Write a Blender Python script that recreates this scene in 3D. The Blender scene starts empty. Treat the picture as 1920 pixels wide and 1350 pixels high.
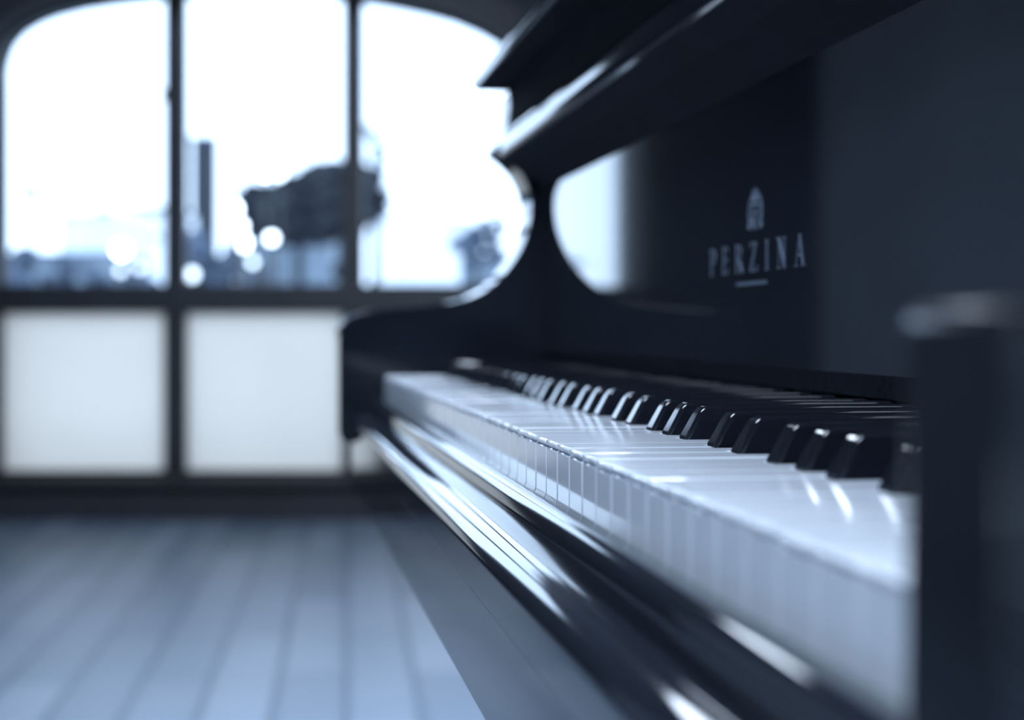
import bpy, bmesh, math, random
from mathutils import Vector, Matrix
random.seed(7)
S = bpy.context.scene
COL = S.collection
PI = math.pi

# ------------------------------------------------------------------ camera, world, exposure
F = 3188.0                     # focal length in pixels of the 1920 wide frame
EYE = 0.7801                   # camera height, 4.01 cm above the white key tops
TH = math.atan(463.0 / F)      # the piano stands turned by this angle to the room
CT, ST = math.cos(TH), math.sin(TH)
WY = 6.95                      # inner face of the window wall

cam_d = bpy.data.cameras.new('camera')
cam = bpy.data.objects.new('camera', cam_d); COL.objects.link(cam)
cam.location = (0, 0, EYE); cam.rotation_euler = (PI / 2, 0, 0)
cam_d.sensor_width = 36.0; cam_d.lens = F / 1920 * 36.0
cam_d.shift_y = -58.4 / 1920
cam_d.clip_start = 0.02; cam_d.clip_end = 3000
cam_d.dof.use_dof = True; cam_d.dof.focus_distance = 0.61; cam_d.dof.aperture_fstop = 7.8
S.camera = cam

w = bpy.data.worlds.new('overcast_sky'); S.world = w; w.use_nodes = True
bg = w.node_tree.nodes['Background']
bg.inputs[0].default_value = (0.60, 0.77, 1.0, 1); bg.inputs[1].default_value = 4.2
S.view_settings.view_transform = 'Standard'; S.view_settings.look = 'None'
S.view_settings.exposure = 0.0; S.view_settings.gamma = 1.0; S.view_settings.use_curve_mapping = False
S.cycles.use_denoising = True
S.cycles.max_bounces = 10; S.cycles.glossy_bounces = 6; S.cycles.diffuse_bounces = 4
S.cycles.transparent_max_bounces = 12; S.cycles.sample_clamp_indirect = 6.0
S.cycles.caustics_reflective = False; S.cycles.caustics_refractive = False

def portal(name, loc, rot, sx, sy):
    l = bpy.data.lights.new(name, 'AREA'); l.shape = 'RECTANGLE'; l.size = sx; l.size_y = sy
    l.cycles.is_portal = True
    o = bpy.data.objects.new(name, l); COL.objects.link(o); o.location = loc; o.rotation_euler = rot
    return o

# ------------------------------------------------------------------ materials
def mat(name, col, rough=0.5, metal=0.0, spec=0.5, coat=0.0, noise=None, bump=None):
    m = bpy.data.materials.new(name); m.use_nodes = True
    nt = m.node_tree; b = nt.nodes['Principled BSDF']
    b.inputs['Base Color'].default_value = (*col, 1); b.inputs['Roughness'].default_value = rough
    b.inputs['Metallic'].default_value = metal; b.inputs['Specular IOR Level'].default_value = spec
    b.inputs['Coat Weight'].default_value = coat; b.inputs['Coat Roughness'].default_value = 0.03
    tc = nt.nodes.new('ShaderNodeTexCoord')
    if noise:                                   # noise = (scale, amount)
        n = nt.nodes.new('ShaderNodeTexNoise'); n.inputs['Scale'].default_value = noise[0]
        nt.links.new(tc.outputs['Object'], n.inputs['Vector'])
        r = nt.nodes.new('ShaderNodeValToRGB')
        a = noise[1]
        r.color_ramp.elements[0].position = 0.3; r.color_ramp.elements[1].position = 0.7
        r.color_ramp.elements[0].color = (*[c * (1 - a) for c in col], 1)
        r.color_ramp.elements[1].color = (*[min(1, c * (1 + a)) for c in col], 1)
        nt.links.new(n.outputs['Fac'], r.inputs['Fac']); nt.links.new(r.outputs['Color'], b.inputs['Base Color'])
    if bump:                                    # bump = (scale, strength, distance)
        n = nt.nodes.new('ShaderNodeTexNoise'); n.inputs['Scale'].default_value = bump[0]
        nt.links.new(tc.outputs['Object'], n.inputs['Vector'])
        bp = nt.nodes.new('ShaderNodeBump'); bp.inputs['Strength'].default_value = bump[1]
        bp.inputs['Distance'].default_value = bump[2]
        nt.links.new(n.outputs['Fac'], bp.inputs['Height']); nt.links.new(bp.outputs['Normal'], b.inputs['Normal'])
    return m

def emit(name, col, st):
    m = bpy.data.materials.new(name); m.use_nodes = True
    nt = m.node_tree; b = nt.nodes['Principled BSDF']
    b.inputs['Base Color'].default_value = (0.8, 0.8, 0.8, 1)
    b.inputs['Emission Color'].default_value = (*col, 1); b.inputs['Emission Strength'].default_value = st
    return m

M_lacquer = mat('black_piano_lacquer', (0.0115, 0.0145, 0.0210), 0.045, noise=(3, 0.1))
M_satin = mat('satin_black_lacquer', (0.009, 0.0115, 0.0170), 0.22, spec=0.28, noise=(5, 0.1))
M_block = mat('dulled_black_lacquer', (0.009, 0.0115, 0.0170), 0.16, spec=0.07, noise=(5, 0.1))  # lacquer with its gloss cut to dim the cheek block's highlight
M_strip = mat('matt_black_strip', (0.009, 0.0115, 0.0170), 0.8, spec=0.1, noise=(30, 0.1))  # matt dark finish put on recess and undersides to keep reflections out
M_ebony = mat('black_key_gloss', (0.0090, 0.0110, 0.0160), 0.07, noise=(20, 0.15))
M_ivory = mat('white_key_plastic', (0.75, 0.81, 0.88), 0.08, noise=(14, 0.02))
M_felt = mat('dark_key_felt', (0.008, 0.010, 0.015), 0.95, spec=0.03, noise=(200, 0.3))
M_brass = mat('dull_silver_inlay', (0.13, 0.17, 0.24), 0.4, metal=0.5, noise=(300, 0.15))
M_frame = mat('dark_window_frame', (0.010, 0.013, 0.018), 0.5, noise=(8, 0.2))
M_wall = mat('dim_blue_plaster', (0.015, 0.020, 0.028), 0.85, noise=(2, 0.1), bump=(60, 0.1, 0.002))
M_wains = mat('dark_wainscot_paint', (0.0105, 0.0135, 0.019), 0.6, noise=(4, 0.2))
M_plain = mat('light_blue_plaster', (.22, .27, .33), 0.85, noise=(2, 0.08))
M_ceil = mat('dark_ceiling_paint', (0.03, 0.04, 0.055), 0.9, noise=(2, 0.1))

def floor_mat():
    m = bpy.data.materials.new('wooden_plank_floor'); m.use_nodes = True
    nt = m.node_tree; N = nt.nodes; L = nt.links; b = N['Principled BSDF']
    tc = N.new('ShaderNodeTexCoord'); mp = N.new('ShaderNodeMapping')
    mp.inputs['Rotation'].default_value = (0, 0, -(PI / 2 + 0.097))
    L.new(tc.outputs['Object'], mp.inputs['Vector'])
    br = N.new('ShaderNodeTexBrick'); br.inputs['Scale'].default_value = 1.0
    br.inputs['Brick Width'].default_value = 1.1; br.inputs['Row Height'].default_value = 0.15
    br.inputs['Mortar Size'].default_value = 0.010; br.inputs['Mortar Smooth'].default_value = 0.3
    br.inputs['Color1'].default_value = (0.075, 0.100, 0.138, 1); br.inputs['Color2'].default_value = (0.135, 0.165, 0.210, 1)
    br.inputs['Mortar'].default_value = (0.040, 0.058, 0.090, 1)
    L.new(mp.outputs['Vector'], br.inputs['Vector'])
    n = N.new('ShaderNodeTexNoise'); n.inputs['Scale'].default_value = 1.6; n.inputs['Detail'].default_value = 4
    L.new(mp.outputs['Vector'], n.inputs['Vector'])
    mr = N.new('ShaderNodeMapRange'); mr.inputs['To Min'].default_value = 0.32; mr.inputs['To Max'].default_value = 0.46; b.inputs['Specular IOR Level'].default_value = 0.15; b.inputs['Specular Tint'].default_value = (.62, .80, 1, 1)
    L.new(n.outputs['Fac'], mr.inputs['Value']); L.new(mr.outputs['Result'], b.inputs['Roughness'])
    L.new(br.outputs['Color'], b.inputs['Base Color'])
    bp = N.new('ShaderNodeBump'); bp.inputs['Strength'].default_value = 0.25; bp.inputs['Distance'].default_value = 0.002
    L.new(br.outputs['Fac'], bp.inputs['Height']); bp.invert = True; L.new(bp.outputs['Normal'], b.inputs['Normal'])
    return m
M_floor = floor_mat()

def glass_mat():
    m = bpy.data.materials.new('clear_window_glass'); m.use_nodes = True
    nt = m.node_tree; N = nt.nodes; L = nt.links; N.remove(N['Principled BSDF'])
    t = N.new('ShaderNodeBsdfTransparent'); g = N.new('ShaderNodeBsdfGlossy'); g.inputs['Roughness'].default_value = 0.02
    t.inputs['Color'].default_value = (0.96, 0.98, 1, 1)
    fr = N.new('ShaderNodeFresnel'); fr.inputs['IOR'].default_value = 1.45
    mx = N.new('ShaderNodeMixShader'); L.new(fr.outputs[0], mx.inputs[0]); L.new(t.outputs[0], mx.inputs[1]); L.new(g.outputs[0], mx.inputs[2])
    L.new(mx.outputs[0], N['Material Output'].inputs['Surface']); return m
M_glass = glass_mat()

def frost_mat():
    m = bpy.data.materials.new('frosted_window_glass'); m.use_nodes = True
    nt = m.node_tree; N = nt.nodes; L = nt.links; N.remove(N['Principled BSDF'])
    t = N.new('ShaderNodeBsdfTranslucent'); d = N.new('ShaderNodeBsdfDiffuse')
    tc = N.new('ShaderNodeTexCoord')
    n = N.new('ShaderNodeTexNoise'); n.inputs['Scale'].default_value = 1.2; L.new(tc.outputs['Object'], n.inputs['Vector'])
    r = N.new('ShaderNodeValToRGB'); r.color_ramp.elements[0].color = (0.72, 0.68, 0.63, 1); r.color_ramp.elements[1].color = (0.88, 0.82, 0.75, 1)
    L.new(n.outputs['Fac'], r.inputs['Fac']); L.new(r.outputs['Color'], t.inputs['Color'])
    d.inputs['Color'].default_value = (0.5, 0.55, 0.6, 1)
    mx = N.new('ShaderNodeMixShader'); mx.inputs[0].default_value = 0.25
    L.new(t.outputs[0], mx.inputs[1]); L.new(d.outputs[0], mx.inputs[2])
    L.new(mx.outputs[0], N['Material Output'].inputs['Surface']); return m
M_frost = frost_mat()

# ------------------------------------------------------------------ mesh helpers
def link(name, bm, m, parent=None, smooth=False, bevel=None, loc=None):
    bmesh.ops.recalc_face_normals(bm, faces=bm.faces[:])
    me = bpy.data.meshes.new(name); bm.to_mesh(me); bm.free(); me.materials.append(m)
    o = bpy.data.objects.new(name, me); COL.objects.link(o)
    if smooth:
        for p in me.polygons: p.use_smooth = True
        try: me.set_sharp_from_angle(angle=math.radians(50))
        except Exception: pass
    if parent: o.parent = parent
    if loc: o.location = loc
    if bevel:
        b = o.modifiers.new('bevel', 'BEVEL'); b.width = bevel[0]; b.segments = bevel[1]; b.limit_method = 'ANGLE'
        b.angle_limit = math.radians(bevel[2] if len(bevel) > 2 else 35); b.harden_normals = False
        for p in me.polygons: p.use_smooth = True
        try: me.set_sharp_from_angle(angle=math.radians(70))
        except Exception: pass
    return o

def box(bm, x0, x1, y0, y1, z0, z1):
    v = [bm.verts.new((x, y, z)) for x in (x0, x1) for y in (y0, y1) for z in (z0, z1)]
    for f in ((0, 1, 3, 2), (4, 6, 7, 5), (0, 4, 5, 1), (2, 3, 7, 6), (0, 2, 6, 4), (1, 5, 7, 3)):
        bm.faces.new([v[i] for i in f])

def hold(pts, d=.0005, long=.003):
    """extra points next to the corners of long straight runs, so that shading stays flat there"""
    out = []
    for i, p in enumerate(pts):
        q = pts[(i + 1) % len(pts)]; v = Vector((q[0] - p[0], q[1] - p[1])); out.append(p)
        if v.length > long:
            u = v.normalized() * d; out += [(p[0] + u.x, p[1] + u.y), (q[0] - u.x, q[1] - u.y)]
    return out

def prism(bm, pts, a0, a1, axis='y'):
    """extrude a closed outline. axis y: pts are (x,z); axis z: pts are (x,y)."""
    def P(p, a): return (p[0], a, p[1]) if axis == 'y' else ((p[0], p[1], a) if axis == 'z' else (a, p[0], p[1]))
    A = [bm.verts.new(P(p, a0)) for p in pts]; B = [bm.verts.new(P(p, a1)) for p in pts]
    n = len(pts)
    for i in range(n): bm.faces.new([A[i], A[(i + 1) % n], B[(i + 1) % n], B[i]])
    fa = bm.faces.new(A); fb = bm.faces.new(B[::-1]); fa.normal_update(); fb.normal_update()
    bmesh.ops.triangulate(bm, faces=[fa, fb])

def cyl(bm, c, r, h, axis='z', n=24, r2=None):
    r2 = r if r2 is None else r2
    def P(a, rr, t):
        u, v = rr * math.cos(a), rr * math.sin(a)
        return {'z': (c[0] + u, c[1] + v, c[2] + t), 'y': (c[0] + u, c[1] + t, c[2] + v), 'x': (c[0] + t, c[1] + u, c[2] + v)}[axis]
    A = [bm.verts.new(P(2 * PI * i / n, r, 0)) for i in range(n)]; B = [bm.verts.new(P(2 * PI * i / n, r2, h)) for i in range(n)]
    for i in range(n): bm.faces.new([A[i], A[(i + 1) % n], B[(i + 1) % n], B[i]])
    bm.faces.new(A[::-1]); bm.faces.new(B)

def ball(bm, c, r, sub=2, sc=(1, 1, 1), jit=0):
    g = bmesh.ops.create_icosphere(bm, subdivisions=sub, radius=1)
    for v in g['verts']:
        k = 1 + (random.random() - 0.5) * jit
        v.co = Vector((c[0] + v.co.x * r * sc[0] * k, c[1] + v.co.y * r * sc[1] * k, c[2] + v.co.z * r * sc[2] * k))

def arc(cx, cz, r, a0, a1, n):
    return [(cx + r * math.cos(math.radians(a0 + (a1 - a0) * i / n)), cz + r * math.sin(math.radians(a0 + (a1 - a0) * i / n))) for i in range(n + 1)]

def empty(name, label, cat, loc, rz=0, group=None):
    o = bpy.data.objects.new(name, None); COL.objects.link(o); o.location = loc; o.rotation_euler = (0, 0, rz)
    o['label'] = label; o['category'] = cat
    if group: o['group'] = group
    return o

def structure(o): o['kind'] = 'structure'; return o
def child(name, build, m, parent, **k):
    bm = bmesh.new(); build(bm); return link(name, bm, m, parent, **k)

def W(x, y, d):                # room coordinates of a direction at distance d
    return ((x - 960) * d / F, EYE + (616.6 - y) * d / F)

# ------------------------------------------------------------------ room shell
XL, XR, YB, CE = -3.0, 1.45, -2.6, 2.80
bm = bmesh.new(); box(bm, XL - .3, XR + .3, YB - .3, WY + .02, -.2, 0); structure(link('floor', bm, M_floor))
bm = bmesh.new(); box(bm, XL - .3, XR + .3, YB - .3, WY + .3, CE, CE + .2); structure(link('ceiling', bm, M_ceil))
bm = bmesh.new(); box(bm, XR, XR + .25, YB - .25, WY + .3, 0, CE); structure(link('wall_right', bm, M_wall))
bm = bmesh.new(); box(bm, XL - .25, XR + .25, YB - .25, YB, 0, CE); structure(link('wall_back', bm, M_plain))

# window wall with arched opening
def wp(x, y): return W(x, y, WY)
arch = [(-20, 150), (-20, 115), (-16, 92), (-6, 66), (15, 42), (45, 24), (78, 11), (130, -2), (200, -13), (300, -24), (420, -30),
        (540, -28), (640, -20), (723, -6), (790, 8), (848, 24), (895, 44), (935, 67), (965, 95), (985, 125), (994, 160)]
archp = [wp(*p) for p in arch]
x0, x1 = archp[0][0], archp[-1][0]
zs = wp(0, 893)[1]
bm = bmesh.new()
Y0, Y1 = WY, WY + .28
box(bm, XL - .25, x0, Y0, Y1, 0, CE); box(bm, x1, XR + .25, Y0, Y1, 0, CE)
prism(bm, [(x0, CE)] + archp + [(x1, CE)], Y0, Y1)
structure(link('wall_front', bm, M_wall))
bm = bmesh.new(); box(bm, x0, x1, Y0, Y1, 0, zs); structure(link('wall_under_window', bm, M_wains)).name = 'wall_sill'
# casing round the arch
def offs(pts, d):
    out = []
    for i, p in enumerate(pts):
        a = pts[max(0, i - 1)]; b = pts[min(len(pts) - 1, i + 1)]
        t = Vector((b[0] - a[0], b[1] - a[1])).normalized(); out.append((p[0] - t.y * d, p[1] + t.x * d))
    return out
cas = [(x0, 0.0)] + archp + [(x1, 0.0)]
co = offs(cas, .135)
bm = bmesh.new()
A = [[bm.verts.new((p[0], y, p[1])) for p in cas] for y in (WY, WY - .03)]
B = [[bm.verts.new((p[0], y, p[1])) for p in co] for y in (WY, WY - .03)]
for i in range(len(cas) - 1):
    bm.faces.new([A[1][i], A[1][i + 1], B[1][i + 1], B[1][i]]); bm.faces.new([A[0][i], A[0][i + 1], A[1][i + 1], A[1][i]])
    bm.faces.new([B[0][i], B[1][i], B[1][i + 1], B[0][i + 1]])
structure(link('trim_1', bm, M_wains))
for i, (a, b, nm) in enumerate(((XL, x0 - .135, 'trim_2'), (x1 + .135, XR, 'trim_3'))):   # dark dado either side of the window
    bm = bmesh.new(); box(bm, a, b, WY - .02, WY, 0, .34); box(bm, a, b, WY - .035, WY, .34, .37); structure(link(nm, bm, M_wains))
bm = bmesh.new(); box(bm, x0, x1, WY - .035, WY, 0, .12); structure(link('baseboard_front', bm, M_wains))
bm = bmesh.new(); box(bm, x0 - .02, x1 + .02, WY - .09, WY + .2, zs - .035, zs); structure(link('trim_4', bm, M_wains, bevel=(.008, 3)))

# the arched window: frame, mullions, transom, panes
GY = WY + .16
win = bpy.data.objects.new('window_1', None); COL.objects.link(win); win.location = (0, GY, 0); win['kind'] = 'structure'
def wchild(name, build, m, **k):
    bm = bmesh.new(); build(bm)
    for v in bm.verts: v.co.y -= GY
    return link(name, bm, m, win, **k)
mull = [(295, 337), (636, 676)]
bar0, bar1 = wp(0, 531)[1], wp(0, 586)[1]
def f_frame(bm):
    ins = [(p[0] * 1.0, p[1]) for p in offs(archp, -.012)]
    A = [[bm.verts.new((p[0], y, p[1])) for p in archp] for y in (GY - .03, GY + .03)]
    B = [[bm.verts.new((p[0], y, p[1])) for p in ins] for y in (GY - .03, GY + .03)]
    for i in range(len(archp) - 1):
        for q in ([A[0][i], A[0][i + 1], B[0][i + 1], B[0][i]], [A[1][i], A[1][i + 1], B[1][i + 1], B[1][i]], [B[0][i], B[0][i + 1], B[1][i + 1], B[1][i]]):
            bm.faces.new(q)
    zt = archp[0][1]
    box(bm, x0, x0 + .012, GY - .03, GY + .03, zs, zt); box(bm, x1 - .012, x1, GY - .03, GY + .03, zs, archp[-1][1])
    box(bm, x0, x1, GY - .03, GY + .03, zs, zs + .012)
wchild('window_frame', f_frame, M_frame)
for a, b in mull:
    wchild('mullion', lambda bm, a=a, b=b: box(bm, wp(a, 0)[0], wp(b, 0)[0], GY - .035, GY + .035, zs, wp(0, -24 if a < 400 else -18)[1]), M_frame, bevel=(.006, 2))
wchild('transom', lambda bm: box(bm, x0, x1, GY - .037, GY + .037, bar1, bar0), M_frame, bevel=(.006, 2))
cols = [(x0 + .012, wp(mull[0][0], 0)[0]), (wp(mull[0][1], 0)[0], wp(mull[1][0], 0)[0]), (wp(mull[1][1], 0)[0], x1 - .012)]
def inter(x):
    for i in range(len(archp) - 1):
        if archp[i][0] <= x <= archp[i + 1][0]:
            t = (x - archp[i][0]) / (archp[i + 1][0] - archp[i][0] + 1e-9); return archp[i][1] + t * (archp[i + 1][1] - archp[i][1])
    return archp[0][1]
for a, b in cols:
    top = [(a + (b - a) * i / 10, inter(a + (b - a) * i / 10) - .004) for i in range(11)]
    wchild('clear_pane', lambda bm: prism(bm, [(a, bar0)] + top + [(b, bar0)], GY - .003, GY + .003), M_glass)
    wchild('frosted_pane', lambda bm: box(bm, a, b, GY - .003, GY + .003, zs + .012, bar1), M_frost)
wchild('casement_latch', lambda bm: (box(bm, wp(291, 0)[0], wp(297, 0)[0], GY - .06, GY - .03, wp(0, 182)[1], wp(0, 160)[1]), cyl(bm, (wp(291, 0)[0], GY - .055, wp(0, 172)[1]), .008, .02, 'x')), M_frame)
portal('daylight_portal_arch', ((x0 + x1) / 2, WY + .3, (zs + archp[10][1]) / 2), (-PI / 2, 0, 0), x1 - x0, archp[10][1] - zs)

bm = bmesh.new(); box(bm, XL - .25, XL, YB - .25, WY + .3, 0, CE); structure(link('wall_left', bm, M_plain))

# ------------------------------------------------------------------ the piano, in its own axes: X out from the lens line, Y along the keys, Z up
RX, RY = 0.35, 0.86
piano = empty('upright_piano', 'glossy black upright piano with open keyboard running towards the arched window', 'piano',
              (RX * CT - RY * ST, RX * ST + RY * CT, 0), TH)
KT = 0.740                     # top of the white keys
XK = 0.1008                    # front of the white keys
YN, YF = 0.2327, 1.4577          # treble and bass ends of the keys
XF = 0.2395                    # face of the fallboard
YS0, YS1 = 1.463, 1.530        # bass-side panel
YT0, YT1 = 0.072, 0.137        # treble-side panel
def pc(name, build, m, parent=None, **k):
    bm = bmesh.new(); build(bm)
    for v in bm.verts: v.co -= Vector((RX, RY, 0))
    return link(name, bm, m, parent or piano, **k)
Q = 1.025
def H(x, h): return (x * Q if x < .55 else x, EYE + h * Q)        # h = height above the lens

# white keys
WK = 1.225 / 52
seq = []                                # from the treble end
names = ['C'] + ['B', 'A', 'G', 'F', 'E', 'D', 'C'] * 7 + ['B', 'A']
cut = {'C': (0, .0085), 'D': (.0045, .0045), 'E': (.0085, 0), 'F': (0, .0088), 'G': (.003, .006), 'A': (.006, .003), 'B': (.0088, 0)}
# (cut towards treble=-Y uses the sharp above, cut towards bass=+Y the flat below)
def white_mesh(lo, hi):
    """lo: recess on the treble side (-Y), hi: recess on the bass side (+Y)"""
    bm = bmesh.new(); g = .00035; w_ = WK
    L = .150; hd = .050
    o = [(0, g), (0, w_ - g), (hd, w_ - g)]
    if hi: o.append((hd, w_ - g - hi))
    o.append((L, w_ - g - hi)); o.append((L, g + lo))
    if lo: o.append((hd, g + lo))
    o.append((hd, g))
    o2 = [];
    for p in o:
        if p not in o2: o2.append(p)
    if o2[-1] == (hd, g) and not lo: o2.pop()
    if not hi: o2 = [p for p in o2 if p != (hd, w_ - g)]
    prism(bm, o2, -.0024, 0, 'z')
    o3 = [(x + (.0003 if x == 0 else 0), y) for x, y in o2]
    prism(bm, o3, -.026, -.0024, 'z')
    bmesh.ops.recalc_face_normals(bm, faces=bm.faces[:])
    me = bpy.data.meshes.new('white_key'); bm.to_mesh(me); bm.free(); me.materials.append(M_ivory)
    for p in me.polygons: p.use_smooth = True
    try: me.set_sharp_from_angle(angle=math.radians(60))
    except Exception: pass
    return me
cache = {}
for i, n in enumerate(names):
    # recess towards treble exists if a black key lies between this and the higher key
    hi_black = n in ('C', 'D', 'F', 'G', 'A') and i > 0
    lo_black = n in ('D', 'E', 'G', 'A', 'B') and not (i == 51)
    c = {'C': (.0085, 0), 'D': (.0045, .0045), 'E': (0, .0085), 'F': (.0088, 0), 'G': (.006, .003), 'A': (.003, .006), 'B': (0, .0088)}[n]
    key = (n, hi_black, lo_black)
    if key not in cache: cache[key] = white_mesh(c[0] if hi_black else 0, c[1] if lo_black else 0)
    o = bpy.data.objects.new('white_key', cache[key]); COL.objects.link(o); o.parent = piano
    o.location = (XK - RX + random.uniform(-.0001, .0001), YN + i * WK - RY, KT + random.uniform(-.00022, .00016))
    o.rotation_euler = (random.uniform(-.004, .004), 0, 0)
    b = o.modifiers.new('bevel', 'BEVEL'); b.width = .0009; b.segments = 3; b.limit_method = 'ANGLE'; b.angle_limit = math.radians(40)

# black keys
def black_mesh():
    bm = bmesh.new(); H1 = .0120
    prof = [(0, -.004), (.0000, .0006), (.0003, .0012), (.0046, .0089), (.0051, .0097), (.0059, .0107), (.0069, .0115), (.0082, .0119), (.0100, .0120), (.0130, H1), (.092, H1), (.092, -.004)]
    n = 12
    # outline along X; width shrinks with height
    def wd(z): return .0063 - .0021 * max(0, min(1, z / H1))
    L = [bm.verts.new((x, -wd(z) * (1 - .08 * (x < .002)), z)) for x, z in prof]; R = [bm.verts.new((x, wd(z) * (1 - .08 * (x < .002)), z)) for x, z in prof]
    k = len(prof)
    for i in range(k): bm.faces.new([L[i], L[(i + 1) % k], R[(i + 1) % k], R[i]])
    bm.faces.new(L[::-1]); bm.faces.new(R)
    bmesh.ops.recalc_face_normals(bm, faces=bm.faces[:])
    me = bpy.data.meshes.new('black_key'); bm.to_mesh(me); bm.free(); me.materials.append(M_ebony)
    for p in me.polygons: p.use_smooth = True
    try: me.set_sharp_from_angle(angle=math.radians(75))
    except Exception: pass
    return me
BKM = black_mesh()
off = {'C': -.0033, 'D': .0033, 'F': -.0040, 'G': 0.0, 'A': .0040}   # C#: towards bass is +Y
for i, n in enumerate(names):
    if i == 0 or n not in off: continue
    # the sharp of white key n lies on its treble side, boundary YN + i*WK
    o = bpy.data.objects.new('black_key', BKM); COL.objects.link(o); o.parent = piano
    o.location = (XK + .0500 - RX, YN + i * WK - off[n] - RY, KT + random.uniform(-.0002, .0002))
    b = o.modifiers.new('bevel', 'BEVEL'); b.width = .0015; b.segments = 4; b.limit_method = 'ANGLE'; b.angle_limit = math.radians(50)

# key bed, key slip and mouldings (profiles are X, height over the lens)
slip = [H(.0985, -.0585), H(.0920, -.0568)] + [H(*p) for p in [(.0905, -.0568), (.0893, -.0571), (.0882, -.0578), (.0873, -.0588), (.0866, -.0600), (.0861, -.0614), (.0858, -.0640)]] + [H(.0858, -.075), H(.0985, -.075)]
pc('key_slip', lambda bm: prism(bm, hold(slip), YT1, YS0), M_lacquer, smooth=True)
bed = [H(.0860, -.0694)] + [H(.0838 - .0122 * math.sin(math.radians(a)), -.0786 + .0092 * math.cos(math.radians(a))) for a in range(0, 91, 9)] + \
      [H(.0716, -.0912), H(.0718, -.0912), H(.0718, -.0914), H(.0716, -.0914), H(.0716, -.1285), H(.0726, -.1298), H(.1000, -.1300), H(.6, -.1300), H(.6, -.0760), H(.0860, -.0760)]
pc('key_bed', lambda bm: prism(bm, hold(bed), YT1, YS0), M_lacquer, smooth=True)
pc('key_frame', lambda bm: box(bm, .106, .58, YT1, YS0, EYE - .0778, KT - .0275), M_felt)
# cheek block at the treble end
pc('cheek_block', lambda bm: box(bm, .0892, .235, YT1, YN - .0015, EYE - .0580, EYE + .004), M_block, bevel=(.0035, 4))

# fallboard with its mouldings and shelf
fb = [H(XF / Q, -.0178), H(XF / Q, .1180), H(.2640, .1180), H(.2640, -.0178)]
fall = pc('fallboard', lambda bm: prism(bm, hold(fb), YT1, YS0), M_lacquer, smooth=True)
pc('dark_foot_strip', lambda bm: prism(bm, [H(XF / Q, -.0268), H(XF / Q, -.0179), H(.2640, -.0179), H(.2640, -.0268)], YT1, YS0), M_felt)  # matt dark strip added to keep key reflections off the fallboard's foot
under = [H(XF / Q, .1182), H(XF / Q - .004, .1235), H(XF / Q - .012, .129), H(XF / Q - .022, .1340), H(.205, .1395), H(.1995, .1440), H(.2640, .1440), H(.2640, .1182)]
pc('rail_underside', lambda bm: prism(bm, hold(under), YT1, YS0), M_strip, smooth=True)  # split off in matt black so the underside stays dark
rail = [H(.1995, .1442), H(.1972, .1462), H(.1960, .1485), H(.1955, .1515), H(.1956, .1560), H(.1963, .1595), H(.1975, .1622), H(.1990, .1640), H(.2640, .1640), H(.2640, .1442)]
pc('moulding_rail', lambda bm: prism(bm, hold(rail), YT1, YS0), M_lacquer, smooth=True)
rec = [H(.1985, .1642), H(.2010, .1700), H(.2035, .1790), H(.2045, .1880), H(.2040, .1960), H(.2030, .2011), H(.2640, .2011), H(.2640, .1642)]
pc('recess_strip', lambda bm: prism(bm, rec, YT1, YS0), M_strip)  # matt strip added to hold the recess dark
shelf = [H(.1762, .2022), H(.1738, .2030), H(.1730, .2060), H(.1732, .2095), H(.1745, .2130), H(.1770, .2155), H(.1810, .2170), H(.32, .2170), H(.32, .2022)]
pc('music_shelf', lambda bm: prism(bm, hold(shelf), YT0 - .02, YS0 + .004), M_lacquer, smooth=True)
pc('shelf_underside', lambda bm: box(bm, .1770 * Q, .31, YT0 - .02, YS0 + .004, EYE + .2012 * Q, EYE + .2021 * Q), M_strip)  # thin matt sheet added so the shelf stays dark from below
pc('upper_panel', lambda bm: box(bm, .290, .320, YT1, YS0, EYE + .2226, 1.235), M_lacquer, bevel=(.003, 2))
pc('lid', lambda bm: box(bm, .265, .640, YT0 - .02, YS1 + .02, 1.235, 1.262), M_lacquer, bevel=(.008, 4))
pc('back_panel', lambda bm: box(bm, .585, .60, YT1, YS0, .06, 1.235), M_lacquer)
pc('lower_panel', lambda bm: box(bm, .330, .350, YT1, YS0, .13, EYE - .1334), M_lacquer, bevel=(.003, 2))
pc('toe_rail', lambda bm: box(bm, .315, .360, YT1, YS0, .0, .13), M_lacquer, bevel=(.004, 2))
for px_ in (.70, .86, 1.02):
    pc('pedal', lambda bm: (box(bm, .20, .32, px_ - .012, px_ + .012, .062, .074), cyl(bm, (.20, px_, .062), .024, .012)), M_brass, bevel=(.003, 2))

# side panels with scrolled arms
k1, k2 = .0004550, .0004600
scr = [(930, 277), (946, 287), (960, 299), (972, 311), (984, 328), (992, 345), (998, 362), (1000, 382), (999, 404), (995, 426), (988, 448), (978, 470), (964, 492), (947, 513), (927, 532), (905, 547),
       (880, 558), (845, 567), (800, 573), (740, 578), (695, 581), (672, 586), (655, 594), (643, 605), (636, 620), (634, 640), (634, 808), (636, 818), (642, 826), (652, 829)]
outline = [((x - 497) * k1, EYE + (616.6 - y) * k2) for x, y in scr]
outline += [H(.0850, -.0960), H(.0850, -.1300), H(.300, -.1300), (.330, EYE - .20), (.330, 0.0), (.62, 0.0), (.62, 1.235), (.285, 1.235), (.285, EYE + .2226), H(.2040, .2011), H(.2065, .190), H(.2045, .179), H(.2010, .170), H(.1985, .164), H(.1968, .1605)]
for y0, y1 in ((YS0, YS1), (YT0, YT1)):
    pc('side_panel', lambda bm: prism(bm, outline, y0, y1), M_lacquer, bevel=(.004, 4, 40))

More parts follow.
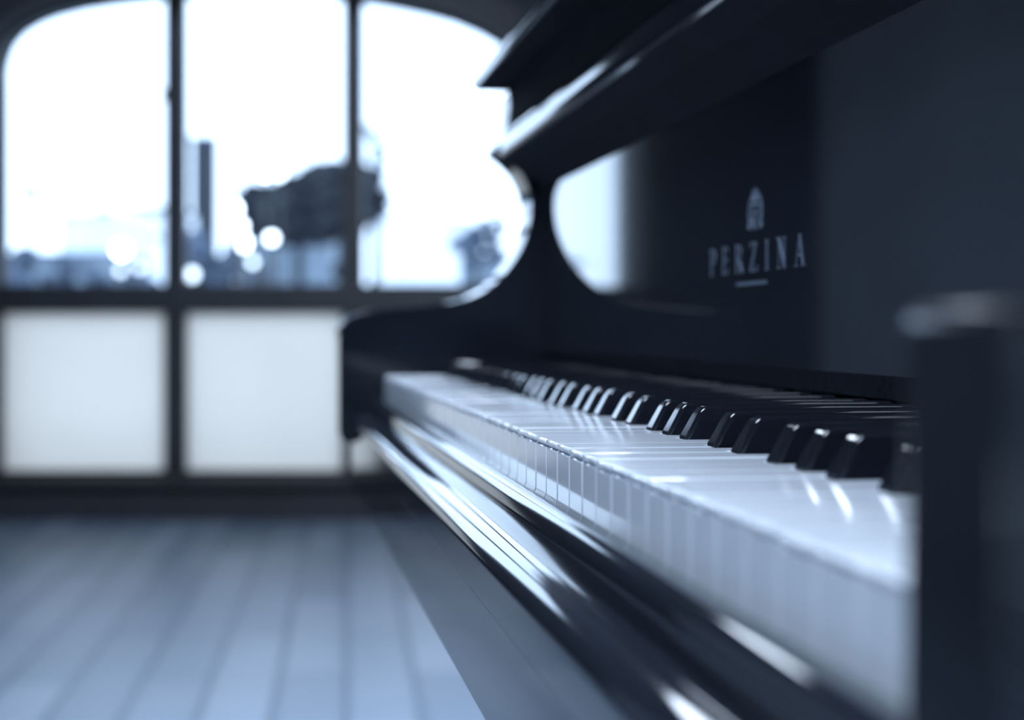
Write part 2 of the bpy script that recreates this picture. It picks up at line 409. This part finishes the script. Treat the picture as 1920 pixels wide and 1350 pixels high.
# lettering and emblem on the fallboard
def stroke(bm, x0_, z0_, x1_, z1_, t):      # a bar between two points in letter space
    d = Vector((x1_ - x0_, z1_ - z0_)); n = Vector((-d.y, d.x)).normalized() * t / 2
    pts = [(x0_ + n.x, z0_ + n.y), (x1_ + n.x, z1_ + n.y), (x1_ - n.x, z1_ - n.y), (x0_ - n.x, z0_ - n.y)]
    return pts
def arcs(cx, cz, rx, rz, a0, a1, t0, t1, n=12):
    q = []
    for i in range(n):
        A0 = math.radians(a0 + (a1 - a0) * i / n); A1 = math.radians(a0 + (a1 - a0) * (i + 1) / n)
        tt = lambda A: t0 + (t1 - t0) * abs(math.cos(A))
        q.append([(cx + (rx - tt(A0) / 2) * math.cos(A0), cz + (rz - t0 / 2) * math.sin(A0)), (cx + (rx + tt(A0) / 2) * math.cos(A0), cz + (rz + t0 / 2) * math.sin(A0)),
                  (cx + (rx + tt(A1) / 2) * math.cos(A1), cz + (rz + t0 / 2) * math.sin(A1)), (cx + (rx - tt(A1) / 2) * math.cos(A1), cz + (rz - t0 / 2) * math.sin(A1))])
    return q
T, t = .13, .05
def serif(x, z, w_=.34): return stroke(None, x - w_ / 2, z, x + w_ / 2, z, .045)
GL = {
 'P': (.80, [stroke(0, .18, 0, .18, 1, T), serif(.18, .02), serif(.14, .98, .28)] + [stroke(0, .18, .975, .42, .975, t), stroke(0, .18, .47, .42, .47, t)] + arcs(.42, .722, .26, .25, -90, 90, t, T)),
 'E': (.80, [stroke(0, .18, 0, .18, 1, T), serif(.14, .02), serif(.14, .98), stroke(0, .18, .975, .68, .975, t), stroke(0, .18, .52, .56, .52, t), stroke(0, .18, .025, .70, .025, t), stroke(0, .67, .99, .67, .80, t), stroke(0, .69, .01, .69, .22, t), stroke(0, .56, .42, .56, .62, t)]),
 'R': (.90, [stroke(0, .18, 0, .18, 1, T), serif(.18, .02), serif(.14, .98, .28)] + [stroke(0, .18, .975, .42, .975, t), stroke(0, .18, .49, .42, .49, t), stroke(0, .42, .49, .78, .0, T), serif(.80, .02, .2)] + arcs(.42, .732, .26, .24, -90, 90, t, T)),
 'Z': (.92, [stroke(0, .10, .975, .80, .975, t), stroke(0, .08, .025, .84, .025, t), stroke(0, .76, .97, .14, .03, T), stroke(0, .11, .99, .11, .80, t), stroke(0, .83, .01, .83, .22, t)]),
 'I': (.42, [stroke(0, .20, 0, .20, 1, T), serif(.20, .02), serif(.20, .98)]),
 'N': (1.0, [stroke(0, .18, 0, .18, 1, t), stroke(0, .16, .99, .80, .01, T), stroke(0, .80, 0, .80, 1, t), serif(.18, .02), serif(.12, .98), serif(.80, .98)]),
 'A': (.95, [stroke(0, .10, 0, .46, 1, t), stroke(0, .44, 1, .80, 0, T), stroke(0, .22, .35, .66, .35, t), serif(.10, .02, .28), serif(.80, .02, .32)]),
}
def plate(bm, q, y_of, z_of, th0=.0000, th1=.0005):
    A = [bm.verts.new((XF - th1, y_of(a), z_of(b))) for a, b in q]; B = [bm.verts.new((XF + .0005, y_of(a), z_of(b))) for a, b in q]
    n = len(q)
    bm.faces.new(A); bm.faces.new(B[::-1])
    for i in range(n): bm.faces.new([A[i], A[(i + 1) % n], B[(i + 1) % n], B[i]])
def letters(bm):
    ch = .0145; word = 'PERZINA'
    tot = sum(GL[c][0] for c in word); gap = (.163 / ch - tot) / (len(word) - 1) ; x = 0
    for c in word:
        for q in GL[c][1]:
            plate(bm, q, lambda a, x=x: .898 - (x + a) * ch, lambda b: EYE + .0284 + b * ch)
        x += GL[c][0] + gap
pc('lettering', letters, M_brass, fall)
def small_line(bm):                       # fine, unreadable line under the name
    x = 0
    while x < .052:
        wd = random.uniform(.0012, .0024); plate(bm, [(0, 0), (wd, 0), (wd, 1), (0, 1)], lambda a, x=x: .846 - x - a, lambda b: EYE + .0218 + b * .0018); x += wd + .0009
pc('small_print', small_line, M_brass, fall)
def crest(bm):
    yo = lambda a: .8127 - a; zo = lambda b: EYE + .0492 + b * 1.03
    sh = [(0, .0000), (.0035, .0022), (.0060, .0060), (.0062, .0120), (-.0062, .0120), (-.0060, .0060), (-.0035, .0022)]
    for s in (1,):                        # rim of the shield as separate bars
        for i in range(len(sh)):
            a, b = sh[i], sh[(i + 1) % len(sh)]
            plate(bm, stroke(0, a[0], a[1], b[0], b[1], .0012), yo, zo)
    plate(bm, stroke(0, -.004, .008, .004, .008, .001), yo, zo); plate(bm, stroke(0, 0, .003, 0, .0115, .001), yo, zo)
    for k in (-1, 1):                     # supporters curving up on each side
        for i in range(8):
            a = (k * (.0085 + .0032 * math.sin(i * .45)), .001 + i * .0019); b = (k * (.0085 + .0032 * math.sin((i + 1) * .45)), .001 + (i + 1) * .0019)
            plate(bm, stroke(0, *a, *b, .0026 - .0002 * i), yo, zo)
        plate(bm, stroke(0, k * .013, .002, k * .0075, .0005, .0018), yo, zo)
    plate(bm, stroke(0, -.0055, .0140, .0055, .0140, .0014), yo, zo)   # crown
    for a in (-.005, -.0025, 0, .0025, .005):
        plate(bm, [(a - .0012, .0148), (a + .0012, .0148), (a, .0205 - abs(a) * .3)], yo, zo)
pc('emblem', crest, M_brass, fall)

# ------------------------------------------------------------------ ceiling lamp in front of the window
def ceiling_lamp(px, py, label, st, r=.40, sx=1.0):
    o = empty('ceiling_lamp', label, 'ceiling lamp', (px * CT - py * ST, px * ST + py * CT, CE), TH, 'ceiling lamps'); o.scale = (sx, 1, 1)
    child('lamp_housing', lambda bm: cyl(bm, (0, 0, -.05), r + .02, .05, n=48), M_frame, o, bevel=(.01, 3))
    child('diffuser', lambda bm: cyl(bm, (0, 0, -.065), r - .03, .016, n=48, r2=r), emit('lamp_diffuser', (.70, .82, 1), st), o)
ceiling_lamp(-.15, 6.05, 'oval ceiling lamp nearest the arched window', 12, .52, .85)
ceiling_lamp(-.6, .15, 'round ceiling lamp above the keyboard side of the piano', 27, .55)
ceiling_lamp(.85, 2.25, 'round ceiling lamp over the middle of the room', 120, .55)

# ------------------------------------------------------------------ outside
GZ = -.5
M_ground = mat('pale_forecourt', (.30, .33, .36), .9, noise=(.2, .2))
bm = bmesh.new(); box(bm, -900, 900, WY + 1.2, 1500, GZ - .5, GZ); o = structure(link('ground', bm, M_ground))
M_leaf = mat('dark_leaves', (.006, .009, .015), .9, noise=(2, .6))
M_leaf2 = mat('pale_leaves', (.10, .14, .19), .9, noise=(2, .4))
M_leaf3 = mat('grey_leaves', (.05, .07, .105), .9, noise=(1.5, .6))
M_bark = mat('bark', (.02, .025, .035), .9, noise=(9, .3))
M_white = mat('white_render', (.62, .68, .72), .8, noise=(1, .05))
M_bright = mat('bright_white_render', (.86, .88, .90), .8, noise=(1, .03))
M_pale = mat('pale_blue_render', (.16, .20, .245), .8, noise=(.3, .25))
M_tower = mat('dark_cladding', (.010, .015, .024), .7, noise=(.05, .2))
M_roof = mat('slate_roof', (.07, .095, .14), .8, noise=(1, .2))
M_pane = mat('dark_panes', (.02, .03, .05), .3, noise=(1, .3))

def blobs(bm, c, r, n, rr):
    for i in range(n):
        while True:
            p = Vector([random.uniform(-1, 1) for _ in range(3)])
            if p.length < 1: break
        ball(bm, (c[0] + p.x * r[0], c[1] + p.y * r[1], c[2] + p.z * r[2]), rr * random.uniform(.6, 1.3), 1, (1, 1, .8), .5)

def tree(label, d, crowns, trunkx, m, n=40, dens=.30, group='trees beyond the window', tw=.11):
    X, _ = W(trunkx, 618, d); o = empty('tree', label, 'tree', (X, d, GZ), 0, group)
    def cr(bm):
        for (cx, cy, rx, ry) in crowns:
            x, z = W(cx, cy, d); s = d / F
            blobs(bm, (x - X, 0, z - GZ), (rx * s, rx * s, ry * s), n, dens * min(rx, ry) * s)
    bm = bmesh.new(); cr(bm); link('crown', bm, m, o)
    ztop = max(W(0, c[1], d)[1] for c in crowns) - GZ
    child('trunk', lambda bm: cyl(bm, (0, 0, 0), tw, ztop, n=10, r2=tw * .5), M_bark, o)
    return o
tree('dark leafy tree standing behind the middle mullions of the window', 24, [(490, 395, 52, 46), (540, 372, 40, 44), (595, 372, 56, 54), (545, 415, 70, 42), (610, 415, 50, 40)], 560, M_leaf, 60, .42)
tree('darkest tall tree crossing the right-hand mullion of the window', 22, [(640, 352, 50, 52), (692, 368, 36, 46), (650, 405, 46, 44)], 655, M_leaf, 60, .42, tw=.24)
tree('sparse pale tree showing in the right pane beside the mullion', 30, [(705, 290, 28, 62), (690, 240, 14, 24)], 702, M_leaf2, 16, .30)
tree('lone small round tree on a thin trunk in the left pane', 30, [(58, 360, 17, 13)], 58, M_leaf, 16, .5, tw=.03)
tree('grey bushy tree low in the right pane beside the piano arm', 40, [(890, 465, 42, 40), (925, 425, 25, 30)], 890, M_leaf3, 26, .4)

def shrub(label, d, crowns, m, name='hedge', cat='hedge', n=40, dens=.4):
    X, _ = W(crowns[0][0], 618, d); bm = bmesh.new(); s = d / F
    for (cx, cy, rx, ry) in crowns:
        x, z = W(cx, cy, d)
        zb = GZ; hh = (z + ry * s - zb) / 2
        blobs(bm, (x - X, 0, hh), (rx * s, .5, hh * .92), n, dens * ry * s)
    o = link(name, bm, m); o.location = (X, d, GZ); o['label'] = label; o['category'] = cat; o['group'] = 'planting beyond the window'
    return o
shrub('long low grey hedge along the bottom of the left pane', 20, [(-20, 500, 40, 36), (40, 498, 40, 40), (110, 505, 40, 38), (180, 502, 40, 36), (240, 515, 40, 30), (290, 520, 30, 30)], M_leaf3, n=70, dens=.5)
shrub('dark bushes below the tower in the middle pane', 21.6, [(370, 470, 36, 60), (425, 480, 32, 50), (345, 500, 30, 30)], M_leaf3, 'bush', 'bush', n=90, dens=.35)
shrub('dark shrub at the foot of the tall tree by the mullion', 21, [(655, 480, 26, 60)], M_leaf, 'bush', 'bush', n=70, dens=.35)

def building(label, d, xa, xb, yt, m, depth, wins=(), name='building', flat=True, group='buildings beyond the window'):
    X0, Z = W(xa, yt, d); X1, _ = W(xb, yt, d); cx = (X0 + X1) / 2
    o = empty(name, label, 'building', (cx, d + depth / 2, GZ), 0, group)
    hw = (X1 - X0) / 2; h = Z - GZ
    child('wall', lambda bm: box(bm, -hw, hw, -depth / 2, depth / 2, 0, h), m, o)
    t_ = max(.03, .02 * h); child('roof', lambda bm: box(bm, -hw * 1.02, hw * 1.02, -depth / 2 - t_, depth / 2 + t_, h, h + t_), M_roof if flat else m, o)
    for (a, b, c, e) in wins:
        wx0, z1 = W(a, c, d); wx1, z0 = W(b, e, d)
        child('window', lambda bm: box(bm, wx0 - cx, wx1 - cx, -depth / 2 - t_, -depth / 2 + t_, z0 - GZ, z1 - GZ), M_pane, o)
    return o
building('tall dark tower block rising in the middle pane', 420, 359, 405, 262, M_tower, 3, name='tower_block')
building('white house with dark eaves left of the first mullion', 75, 236, 320, 392, M_bright, 6, [(276, 300, 398, 404), (276, 300, 440, 448)])
building('small white house with grey roof low in the left pane', 55, 110, 214, 404, M_white, 6, [(182, 208, 392, 400)], flat=False)
building('low grey building behind the hedge in the left pane', 34, -40, 200, 478, M_pale, 4)
building('pale low building under the dark tree in the middle pane', 30, 452, 618, 446, M_pale, 3, [(470, 500, 500, 528)])
building('white building filling the bottom of the right pane', 50, 700, 880, 415, M_bright, 5, [(836, 846, 410, 424)], flat=False)
building('grey low wing at the right end of the white building', 44, 862, 960, 478, M_pale, 3)

def glob(x, y, d, r, st, label):  # blurred glints outside, shown by added glowing globes on poles
    X, Z = W(x, y, d); o = empty('glint_globe', label, 'glint stand-in', (X, d, GZ), 0, 'added glint globes outside')
    child('glint_pole', lambda bm: (cyl(bm, (0, 0, 0), .018, Z - GZ - r, n=8), cyl(bm, (0, 0, 0), .06, .08, n=12)), M_frame, o)
    child('globe', lambda bm: ball(bm, (0, 0, Z - GZ), r, 2), emit('glint_glow', (.72, .86, 1), st), o)
D = 18
for gi, a in enumerate(((455, 455, .07, 14, 'brightest added glint globe among the bushes, right of the tower'), (509, 447, .05, 11, 'single round added glint globe in front of the pale low building'),
          (437, 392, .07, 14, 'bright added glint globe at the left edge of the dark tree'), (497, 325, .05, 14, 'left one of the two added glint globes on top of the dark tree'),
          (524, 326, .045, 9, 'right one of the two added glint globes on top of the dark tree'), (228, 468, .075, 14, 'bright added glint globe over the hedge in the left pane'),
          (970, 412, .07, 14, 'added glint globe seen at the edge of the piano arm'), (474, 492, .035, 5, 'faint added glint globe below the brightest one'),
          (226, 508, .035, 3.5, 'faint added glint globe low in front of the hedge, left of its twin'), (262, 502, .035, 3.5, 'faint added glint globe low in front of the hedge by the mullion'),
          (360, 515, .05, 4, 'dim added glint globe low in the bushes under the tower'), (448, 425, .06, 10, 'added glint globe between the two bright ones by the dark tree'))):
    glob(a[0], a[1], D - .23 * gi, *a[2:])
